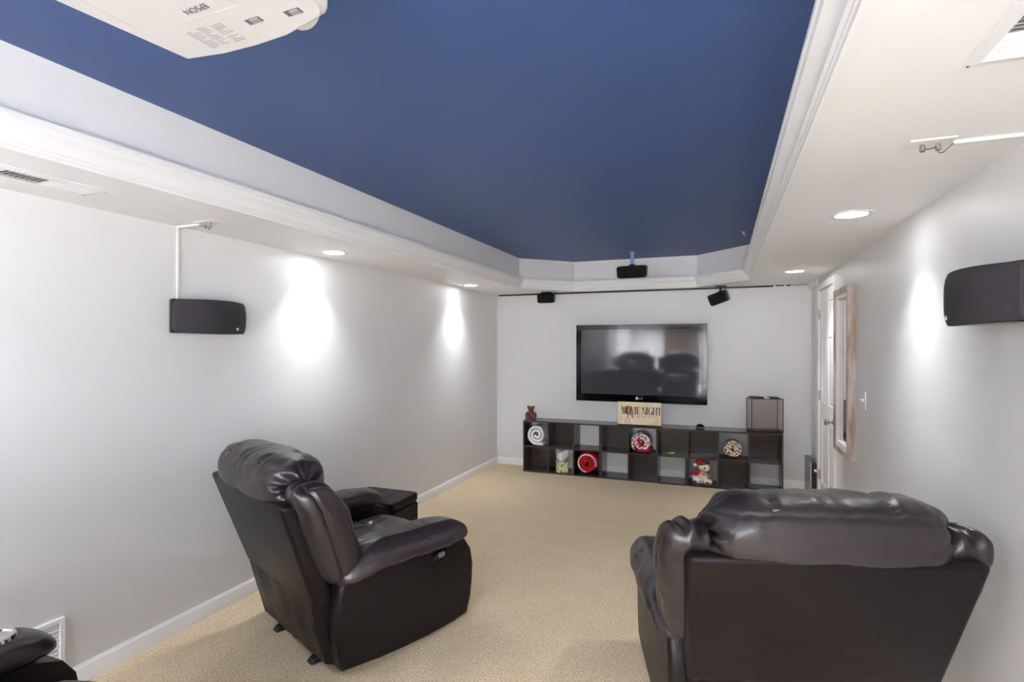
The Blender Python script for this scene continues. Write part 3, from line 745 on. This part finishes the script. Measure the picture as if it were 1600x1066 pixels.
# ------------------------------------------------------------------ smoked glass case with thin boxes on its lid
gz, ga = SH, math.radians(15)
gc = Vector((.277, 6.127)) + Vector((math.cos(ga), math.sin(ga))) * .155 + Vector((-math.sin(ga), math.cos(ga))) * .08
t = thing('display_case', 'smoked glass case with thin dark edges on right end of the shelf top', 'display case', (gc.x, gc.y, gz), ga)
a, d, hh = .155, .08, .348
mesh_obj('base', B(-a, a, -d, d, 0, .02), M['black'], t, bevel=.002, smooth=False)
for x0, x1, y0, y1 in ((-a, a, -d, -d + .003), (-a, a, d - .003, d), (-a, -a + .003, -d + .003, d - .003), (a - .003, a, -d + .003, d - .003)):
    mesh_obj('glass_pane', B(x0, x1, y0, y1, .02, hh - .004), M['smoke'], t, smooth=False)
for sx in (-1, 1):
    for sy_ in (-1, 1):
        mesh_obj('corner_strip', B(sx * a - .003, sx * a + .003, sy_ * d - .003, sy_ * d + .003, .0, hh), M['darkmetal'], t, smooth=False)
bm = bmesh.new()
for x0, x1, y0, y1 in ((-a, a, -d - .003, -d + .003), (-a, a, d - .003, d + .003), (-a - .003, -a + .003, -d, d), (a - .003, a + .003, -d, d)): box(bm, x0, x1, y0, y1, hh - .005, hh)
mesh_obj('top_rim', bm, M['darkmetal'], t, smooth=False)
mesh_obj('lid', B(-a + .004, a - .004, -d + .004, d - .004, hh - .004, hh - .001), M['smoke'], t, smooth=False)
def slim(label, cx_, cy_, rz, lx, ly, lz, m):
    o = mesh_obj('thin_case', B(-lx / 2, lx / 2, -ly / 2, ly / 2, 0, lz), m, bevel=.002, smooth=False)
    o.location = (gc.x + cx_ * math.cos(ga) - cy_ * math.sin(ga), gc.y + cx_ * math.sin(ga) + cy_ * math.cos(ga), gz + .348 + .0005); o.rotation_euler = (0, 0, ga + rz); return o
tag(slim('', -.085, -.002, .1, .10, .14, .016, M['black']), 'thin black case lying on left of the glass case lid', 'case', 'thin cases on the glass case')
tag(slim('', .085, 0, -.12, .09, .13, .012, M['black']), 'thin black case lying on right of the glass case lid', 'case', 'thin cases on the glass case')
tag(slim('', .003, 0, .04, .055, .11, .010, M['white']), 'thin white case between two black ones on the glass case', 'case', 'thin cases on the glass case')

# ------------------------------------------------------------------ slim dark box in the corner
t = thing('slim_box', 'slim upright dark brown box with white knob in the corner beside the door', 'box', (.815, 5.95, 0))
mesh_obj('carcass', B(-.022, .024, .004, .42, 0, .372), M['espresso'], t, bevel=.002, smooth=False)
mesh_obj('edge_strip', B(-.026, -.018, 0, .006, 0, .374), mat('pale_edge', srgb(180, 176, 174), .5), t, smooth=False)
mesh_obj('front_panel', B(-.017, .024, 0, .005, 0, .368), M['black'], t, smooth=False)
bm = bmesh.new(); lathe(bm, (.014, 0, .305), [(.006, .001), (.006, -.012), (.014, -.018), (.014, -.026), (.004, -.03)], axis=1, n=20); mesh_obj('knob', bm, M['white'], t)

# ------------------------------------------------------------------ mirror, switch, outlet, hook
t = thing('wall_mirror', 'tall wall mirror in whitewashed wooden frame beside the door', 'mirror', (XR, 4.66, 1.32))
my, mz, fw_, fd = .265, .615, .045, .052
for s in (-1, 1):
    mesh_obj('frame_side', hexa([(-fd, s * my, -mz), (-fd, s * (my - fw_), -mz + fw_), (0, s * (my - fw_), -mz + fw_), (0, s * my, -mz),
                                 (-fd, s * my, mz), (-fd, s * (my - fw_), mz - fw_), (0, s * (my - fw_), mz - fw_), (0, s * my, mz)]), M['driftwood'], t, bevel=.002, smooth=False)
    mesh_obj('frame_rail', hexa([(-fd, -my, s * mz), (-fd, -my + fw_, s * (mz - fw_)), (0, -my + fw_, s * (mz - fw_)), (0, -my, s * mz),
                                 (-fd, my, s * mz), (-fd, my - fw_, s * (mz - fw_)), (0, my - fw_, s * (mz - fw_)), (0, my, s * mz)]), M['driftwood'], t, bevel=.002, smooth=False)
iy, iz = my - fw_, mz - fw_; lw = .030
bm = bmesh.new()
for s in (-1, 1):
    prism(bm, [(s * iy, -iz), (s * (iy - lw), -iz + lw), (s * (iy - lw), iz - lw), (s * iy, iz)], 0, -fd + .010, -.012)
    prism(bm, [(-iy, s * iz), (-iy + lw, s * (iz - lw)), (iy - lw, s * (iz - lw)), (iy, s * iz)], 0, -fd + .010, -.012)
mesh_obj('liner', bm, M['framewhite'], t, bevel=.002, smooth=False)
mesh_obj('glass', B(-.02, -.014, -iy + .004, iy - .004, -iz + .004, iz - .004), M['mirror'], t, smooth=False)
mesh_obj('backing', B(-.012, 0, -iy, iy, -iz, iz), M['sign_side'], t, smooth=False)
t = thing('light_switch', 'white double light switch on right wall behind the mirror', 'light switch', (XR, 4.17, 1.15))
mesh_obj('plate', B(-.006, 0, -.058, .058, -.058, .058), M['white'], t, bevel=.002)
for s in (-1, 1):
    mesh_obj('toggle', hexa([(-.005, s * .023 - .005, -.012), (-.005, s * .023 + .005, -.012), (-.005, s * .023 + .005, .012), (-.005, s * .023 - .005, .012),
                             (-.020, s * .023 - .004, .004), (-.020, s * .023 + .004, .004), (-.018, s * .023 + .004, .011), (-.018, s * .023 - .004, .011)]), M['white'], t, smooth=False)
t = thing('wall_outlet', 'white electrical outlet low on left wall near the back corner', 'outlet', (XL, 5.965, .353))
mesh_obj('plate', B(0, .006, -.036, .036, -.058, .058), M['white'], t, bevel=.002)
for s in (-1, 1): mesh_obj('socket', B(.005, .008, -.017, .017, s * .024 - .014, s * .024 + .014), M['frost'], t, bevel=.003)
bm = bmesh.new(); lathe(bm, (0, 0, 0), [(.014, 0), (.014, -.004), (.005, -.006), (.005, -.016)], n=16)
tube(bm, [(0, 0, -.014), (0, 0, -.022), (.010, 0, -.030), (.020, 0, -.024), (.020, 0, -.016)], .0035, 8)
o = mesh_obj('ceiling_hook', bm, M['white']); o.location = (.165, 5.05, ZT); tag(o, 'tiny white hook in blue ceiling at far right corner', 'hook')

# ------------------------------------------------------------------ ceiling projector (hung upside down)
PZ = 2.19
p = thing('projector', 'white ceiling projector hung upside down below the blue ceiling', 'projector', (-.985, .74, PZ), math.radians(-2))
fl_ = [(-.205, .186), (-.10, .203), (0, .207), (.10, .203), (.225, .175), (.245, .150), (.265, -.13), (.235, -.17), (-.21, -.17), (-.245, -.13)]
bm = bmesh.new(); prism(bm, fl_, 2, .004, .155)
bmesh.ops.recalc_face_normals(bm, faces=bm.faces)
mesh_obj('shell', bm, M['cream'], p, bevel=.012, seg=4)
bm = bmesh.new(); prism(bm, [(x * .955, y * .955) for x, y in fl_], 2, 0, .006); mesh_obj('top_cover', bm, M['cream'], p, bevel=.003)
bm = bmesh.new(); lathe(bm, (.140, .168, .046), [(.040, 0), (.040, .034), (.036, .040), (.030, .038), (.028, .02)], axis=1, n=36); mesh_obj('lens_ring', bm, M['white'], p)
bm = bmesh.new(); lathe(bm, (.140, .176, .046), [(.028, 0), (.026, .010), (.014, .016), (.002, .018)], axis=1, n=28); mesh_obj('lens', bm, M['blackgloss'], p)
for x, y in ((.075, .125), (.172, .135)):
    mesh_obj('dial_slot', B(x - .020, x + .020, y - .009, y + .009, -.0008, .002), M['darkprint'], p, bevel=.002)
    mesh_obj('dial', B(x - .006, x + .016, y - .007, y + .006, -.003, .001), M['greyprint'], p, bevel=.001)
flip = Matrix.Rotation(PI, 4, 'X')
def on_lid(x, y, a): return Matrix.Translation((x, y, -.0006)) @ Matrix.Rotation(a, 4, 'Z') @ flip
mesh_obj('lettering', text_bm('EPSON', .021, on_lid(.0, .050, PI), .0003), M['darkprint'], p, smooth=False)
bm = bmesh.new()
for k in range(11):
    for j in range(3):
        L_ = [.030, .024, .032][j] * (1 if (k * 7 + j * 3) % 5 else .5)
        x0 = -.100 + j * .036; y0 = .165 - k * .0062 - (.004 if j == 1 else 0)
        if k in (4,) and j == 2: continue
        box(bm, x0, x0 + L_, y0, y0 + .002, -.0005, .001)
mesh_obj('printed_notice', bm, M['greyprint'], p, smooth=False)
bm = bmesh.new()
for (x0, y0, x1, y1) in ((-.10, .030, .085, .0315), (.085, -.12, .0865, .0315), (-.18, -.12, -.1785, .0)): box(bm, x0, x1, y0 + .045, y1 + .045, -.0004, .001)
mesh_obj('cover_seam', bm, M['seamgrey'], p, smooth=False)
mesh_obj('mount_column', cyl(bmesh.new(), (0, 0, .15), .025, ZT - PZ - .15), M['white'], p)
bm = bmesh.new(); lathe(bm, (0, 0, ZT - PZ - .02), [(.06, .02), (.06, .012), (.03, 0)], n=28); mesh_obj('mount_plate', bm, M['white'], p)
bm = bmesh.new(); box(bm, -.12, .12, -.015, .015, .150, .168); box(bm, -.015, .015, -.1, .1, .150, .168); mesh_obj('mount_arms', bm, M['white'], p, smooth=False)

# ------------------------------------------------------------------ recliners
def yr(z): return -.075 - .354 * (z - .35)        # rear face of the sloping back
def make_recliner(label, loc, rz, cup=False, group=None):
    t = thing('recliner', label, 'recliner', loc, rz, group)
    L, V = M['leather'], M['vinyl']
    # lower back skirt, loose cloth that tucks under
    bm = bmesh.new(); rows = []
    for i in range(10):
        u = i / 9; z = .055 + .30 * u; hw_ = .385 + .028 * u; row = []
        for k in range(25):
            s = -1 + 2 * k / 24; y = -.075 * u ** 1.3 - .018 * math.sin(PI * u) * (1 - .4 * s * s)
            y += .006 * noise.noise(Vector((s * 5, z * 6, 1.3)))
            row.append(bm.verts.new((s * hw_, y + .03 * max(0, abs(s) - .93) / .07, z)))
        rows.append(row)
    for A, C in zip(rows, rows[1:]):
        for k in range(24): bm.faces.new((A[k], A[k + 1], C[k + 1], C[k]))
    ex = bmesh.ops.extrude_face_region(bm, geom=bm.faces[:])
    for v in ex['geom']:
        if isinstance(v, bmesh.types.BMVert): v.co.y += .04
    mesh_obj('back_skirt', bm, V, t)
    # outside back: a sloping upholstered slab
    z0, z1 = .335, .845; wb, wt = .415, .460; d0, d1 = .10, .085
    bm = hexa([(-wb, yr(z0), z0), (wb, yr(z0), z0), (wb, yr(z0) + d0, z0), (-wb, yr(z0) + d0, z0),
               (-wt, yr(z1), z1), (wt, yr(z1), z1), (wt, yr(z1) + d1, z1), (-wt, yr(z1) + d1, z1)])
    bmesh.ops.bevel(bm, geom=bm.edges[:], offset=.026, segments=5, profile=.5, affect='EDGES')
    mesh_obj('back_panel', bm, V, t)
    # side wings
    for s in (-1, 1):
        def wing(v, s=s):
            u = v.z / .245
            v.x *= 1 + .10 * u; v.x += s * .02 * u
            if abs(v.x) > 0: v.x -= s * groove(v.y + .02, .010, .012) * (1 if v.x * s > 0 else 0)
            v.y += -.354 * v.z - .045 * max(0, u - .45)
            pinch = groove(v.z - .13, .012, .005)
            v.y -= pinch if v.y > 0 else -pinch
            if u > .5:                      # gathered pleats at the shoulder
                v.z += .010 * math.sin(v.x * 105 + v.y * 24) * (u - .5) * 2; v.y += .006 * math.sin(v.x * 80) * (u - .5) * 2
            return v
        bm = pillow((.100, .115, .245), (3, 2.6, 3.4), (s * .418, yr(.67) + .165, .675), fn=wing, wr=.007, wf=9, seed=3 * s, n=26)
        mesh_obj('side_wing', bm, L, t)
    # head cushion rolling over the top
    def head(v):
        x = v.x
        for g in (-.185, .185):
            k = groove(x - g, .010, .010)
            if v.y > -.06 or v.z > .09: v.z -= k * (1 if v.z > 0 else 0); v.y -= k * .6 if v.y > 0 else 0
        seam = groove(v.z - .083, .008, .008)
        if v.y < 0: v.y += seam
        if v.y < -.03: v.z = max(v.z, -.055)
        pl = math.sin(x * 70 + 2.5 * math.sin(x * 23)) * .004 * max(0, 1 - abs(v.z - .083) / .07)
        v.z += pl * (1 if v.z > 0 else 0)
        en = max(0, abs(x) / .385 - .74) / .26           # gathered folds running in from each end
        an = math.atan2(v.z, v.y)
        v.x -= math.copysign(1, x) * .010 * en * (1 + math.sin(an * 11 + 1.5 * math.sin(an * 4)))
        rr = 1 + .035 * en * math.sin(an * 11 + 1.5 * math.sin(an * 4)); v.y *= rr; v.z *= rr
        v.z *= 1 - .07 * (abs(x) / .38) ** 3; v.x += .012 * math.sin(v.z * 40 + v.y * 30) * (abs(x) / .38) ** 6 * (1 if x > 0 else -1)
        return v
    bm = pillow((.385, .150, .128), (7, 2.5, 2.7), (0, yr(.845) + .135, .893), fn=head, wr=.007, wf=8, seed=5, n=34)
    mesh_obj('head_cushion', bm, L, t)
    # lumbar cushion
    bm = pillow((.325, .11, .22), (4, 2.6, 3.2), (0, yr(.62) + .16, .62), fn=lambda v: Vector((v.x, v.y - .354 * v.z - sum(groove(v.x - g, .014, .014) for g in (-.14, .14)) * (v.y > 0), v.z)), wr=.007, wf=8, seed=9)
    mesh_obj('back_cushion', bm, L, t)
    # seat and footrest
    def seat(v):
        if v.z > 0:
            v.z -= sum(groove(v.x - g, .012, .016) for g in (-.12, .12)) + groove(v.y - .10, .014, .018) + .010 * math.cos(v.y * 8) 
        return v
    bm = pillow((.315, .37, .115), (5, 4, 2.8), (0, .395, .365), fn=seat, wr=.006, wf=8, seed=11, n=30)
    mesh_obj('seat_cushion', bm, L, t)
    bm = pillow((.312, .06, .15), (6, 3, 3.5), (0, .755, .235), wr=.005, wf=9, seed=13); mesh_obj('footrest', bm, L, t)
    # arms
    out = [(.03, .05), (.010, .13), (.0, .22), (-.002, .34), (.018, .43), (.06, .49), (.12, .515), (.30, .515), (.50, .515), (.66, .505), (.745, .47), (.785, .41), (.800, .33), (.797, .24), (.785, .15),
           (.758, .065), (.66, .048), (.5, .035), (.35, .032), (.2, .036)]
    for s in (-1, 1):
        bm = bmesh.new(); prism(bm, out, 0, min(s * .325, s * .468), max(s * .325, s * .468))
        bmesh.ops.recalc_face_normals(bm, faces=bm.faces)
        rim = [e for e in bm.edges if abs(e.verts[0].co.x - e.verts[1].co.x) < 1e-6 and abs(abs(e.verts[0].co.x) - .468) < 1e-4]
        bmesh.ops.bevel(bm, geom=rim, offset=.028, segments=4, profile=.6, affect='EDGES')
        arm = mesh_obj('arm_side', bm, V, t, angle=50)
        def pad(v, s=s):
            y = v.y
            if y > .20: v.z -= 1.1 * (y - .20) ** 2
            if y < -.12: v.z -= .95 * (-.12 - y) ** 2 * 1.6
            if v.x * s > .05: v.z -= .55 * (abs(v.x) - .05)
            g = groove(y - .10, .009, .007) + groove(y + .27, .012, .006)
            v.z -= g if v.z > 0 else 0
            if v.x * s > 0: v.x -= s * g
            if y < -.22: v.z += .005 * math.sin(v.x * 110)
            return v
        w_ = .118
        bm = pillow((w_, .376, .054), (3, 4, 2.4), (s * .414, .382, .550), fn=pad, wr=.007, wf=9, seed=17 + s, n=28)
        ap = mesh_obj('arm_pad', bm, L, t)
        if s == 1:
            bm = bmesh.new(); hy, hz = .565, .43
            ol = [(.048 * math.cos(2 * PI * k / 32) * (1 if True else 0), .027 * math.sin(2 * PI * k / 32)) for k in range(32)]
            ol = [(math.copysign(abs(math.cos(a)) ** .6, math.cos(a)) * .050, math.copysign(abs(math.sin(a)) ** .6, math.sin(a)) * .027) for a in [2 * PI * k / 40 for k in range(40)]]
            ca, sa = math.cos(.25), math.sin(.25)
            rot_ = lambda y, z: (hy + y * ca - z * sa, hz + y * sa + z * ca)
            rings = [[bm.verts.new((x_, *rot_(y * k, z * k))) for y, z in ol] for x_, k in ((.461, 1.0), (.474, 1.0), (.476, .95), (.476, .80), (.464, .74))]
            for A, C in zip(rings, rings[1:]):
                for k in range(40): bm.faces.new((A[k], A[(k + 1) % 40], C[(k + 1) % 40], C[k]))
            mesh_obj('handle_bezel', bm, M['blackgloss'], arm)
            b2 = bmesh.new(); b2.faces.new([b2.verts.new((.4685, *rot_(y * .78, z * .78))) for y, z in ol]); mesh_obj('handle_well', b2, M['black'], arm)
            b3 = pillow((.006, .022, .014), 4, (.473, hy + .010, hz + .003), n=8); mesh_obj('lever', b3, M['darkprint'], arm)
        if cup and s == -1:
            bm = bmesh.new(); lathe(bm, (-.395, .595, .578), [(.052, 0), (.054, .028), (.052, .033), (.043, .033), (.041, .029), (.002, .028)], n=40); mesh_obj('cup_holder_ring', bm, M['ring'], t)
    # base frame and feet
    bm = bmesh.new(); box(bm, -.31, .31, .05, .70, .045, .16); mesh_obj('base_frame', bm, M['darkmetal'], t, smooth=False)
    for x_ in (-.205, .205):
        for y_ in (.02, .62):
            bm = hexa([(x_ - .028, y_ - .03, 0), (x_ + .028, y_ - .03, 0), (x_ + .028, y_ + .07, 0), (x_ - .028, y_ + .07, 0),
                       (x_ - .020, y_ - .015, .022), (x_ + .020, y_ - .015, .022), (x_ + .022, y_ + .07, .055), (x_ - .022, y_ + .07, .055)])
            mesh_obj('foot', bm, M['black'], t, bevel=.004, smooth=False)
    return t
def copy_tree(o, parent=None):
    c = o.copy(); COL.objects.link(c)
    if parent: c.parent = parent
    for ch in [x for x in o.children]: copy_tree(ch, c)
    return c
G = 'dark leather recliners'
rec = make_recliner('dark brown leather recliner by left wall, turned toward the television', (-2.02, 2.165, 0), math.radians(-24), group=G)
r2_ = copy_tree(rec); r2_.location = (.266, 2.186, 0); r2_.rotation_euler = (0, 0, math.radians(16.4))
r2_['label'] = 'dark brown leather recliner at right, its broad back toward us'
r3 = make_recliner('dark leather theatre recliner at lower left edge with silver cup holder in its arm', (-1.718, .408, 0), 0, cup=True, group=G)
for x_, lb in ((-2.14, 'dark leather recliner on the platform behind us, nearer left wall'), (-1.03, 'dark leather recliner on the platform behind us, before the curtain')):
    r4 = copy_tree(rec); r4.location = (x_, -1.75, PLAT); r4.rotation_euler = (0, 0, 0); r4['label'] = lb

# return air grille low on the left wall
t = thing('return_grille', 'white return air grille low on left wall above the theatre recliner arm', 'vent', (XL, 1.19, .215))
gy, gz_, fw3 = .33, .118, .022
bm = bmesh.new()
for s_ in (-1, 1):
    prism(bm, [(s_ * gy, -gz_), (s_ * (gy - fw3), -gz_ + fw3), (s_ * (gy - fw3), gz_ - fw3), (s_ * gy, gz_)], 0, 0, .016)
    prism(bm, [(-gy, s_ * gz_), (-gy + fw3, s_ * (gz_ - fw3)), (gy - fw3, s_ * (gz_ - fw3)), (gy, s_ * gz_)], 0, 0, .016)
mesh_obj('frame', bm, M['trim'], t, bevel=.003, smooth=False)
mesh_obj('backing', B(0, .003, -gy + fw3, gy - fw3, -gz_ + fw3, gz_ - fw3), M['frost'], t, smooth=False)
for k in range(10):
    z_ = -gz_ + fw3 + .010 + k * .0195
    mesh_obj('slat', hexa([(.002, -gy + fw3, z_ + .008), (.013, -gy + fw3, z_ - .004), (.013, gy - fw3, z_ - .004), (.002, gy - fw3, z_ + .008),
                           (.002, -gy + fw3, z_ + .010), (.013, -gy + fw3, z_ - .002), (.013, gy - fw3, z_ - .002), (.002, gy - fw3, z_ + .010)]), M['frost'], t, smooth=False)

# storage ottoman by the left wall
t = thing('storage_ottoman', 'dark brown leather storage ottoman against left wall beside the left recliner', 'ottoman', (-2.275, 3.285, 0))
a, d = .222, .165
bm = B(-a + .004, a - .004, -d + .004, d - .004, .02, .385); bmesh.ops.bevel(bm, geom=bm.edges[:], offset=.010, segments=3, affect='EDGES'); mesh_obj('body', bm, M['vinyl'], t)
bm = pillow((a, d, .034), (14, 14, 4), (0, 0, .42), n=24, fn=lambda v: Vector((v.x, v.y, v.z - (groove(v.x, .006, .005) + groove(v.x - .11, .006, .005) + groove(v.x + .11, .006, .005)) * (v.z > 0)))); mesh_obj('lid', bm, M['vinyl'], t)
for sx in (-1, 1):
    for sy_ in (-1, 1): mesh_obj('foot', B(sx * .18 - .02, sx * .18 + .02, sy_ * .12 - .02, sy_ * .12 + .02, 0, .025), M['black'], t, smooth=False)

# curtain on the wall behind the camera, seen in the screen
t = thing('curtain', 'brown patterned curtain hanging on the wall behind us, mirrored in the television', 'curtain', (-1.13, YF + .08, PLAT))
bm = bmesh.new(); rows = []
for i in range(2):
    rows.append([bm.verts.new((-.52 + 1.04 * k / 120, .025 * math.sin(k * .62), .03 + i * 1.72)) for k in range(121)])
for k in range(120): bm.faces.new((rows[0][k], rows[0][k + 1], rows[1][k + 1], rows[1][k]))
o = mesh_obj('cloth', bm, M['curtain'], t); md = o.modifiers.new('Solid', 'SOLIDIFY'); md.thickness = .006
bm = bmesh.new()
for k in range(14): prism(bm, [(-.52 + k * .0743, 1.72), (-.52 + (k + 1) * .0743, 1.72), (-.52 + (k + .5) * .0743, 1.63)], 1, .032, .038)
mesh_obj('fringe', bm, M['fringe'], t, smooth=False)
bm = bmesh.new(); cyl(bm, (-.60, 0, 1.755), .012, 1.2, axis=0, n=16); mesh_obj('rod', bm, M['darkmetal'], t)

# ------------------------------------------------------------------ world, camera, view
W = bpy.data.worlds.new('World'); S.world = W; W.use_nodes = True
W.node_tree.nodes['Background'].inputs[0].default_value = (.8, .82, .85, 1); W.node_tree.nodes['Background'].inputs[1].default_value = .3
cam = bpy.data.cameras.new('Camera'); co = link(bpy.data.objects.new('Camera', cam)); S.camera = co
cam.sensor_width = 36; cam.lens = 853.17 * 36 / 1600; cam.shift_y = 4.6 / 1600; cam.clip_start = .05
co.location = (0, 0, 1.52); co.rotation_euler = (PI / 2, 0, .36847)
S.view_settings.view_transform = 'Standard'; S.view_settings.look = 'None'; S.view_settings.gamma = 1; S.view_settings.use_curve_mapping = False
S.view_settings.exposure = 1.87
S.cycles.max_bounces = 12; S.cycles.diffuse_bounces = 8; S.cycles.glossy_bounces = 5; S.cycles.transmission_bounces = 8
S.cycles.use_denoising = True
S.cycles.sample_clamp_indirect = 8
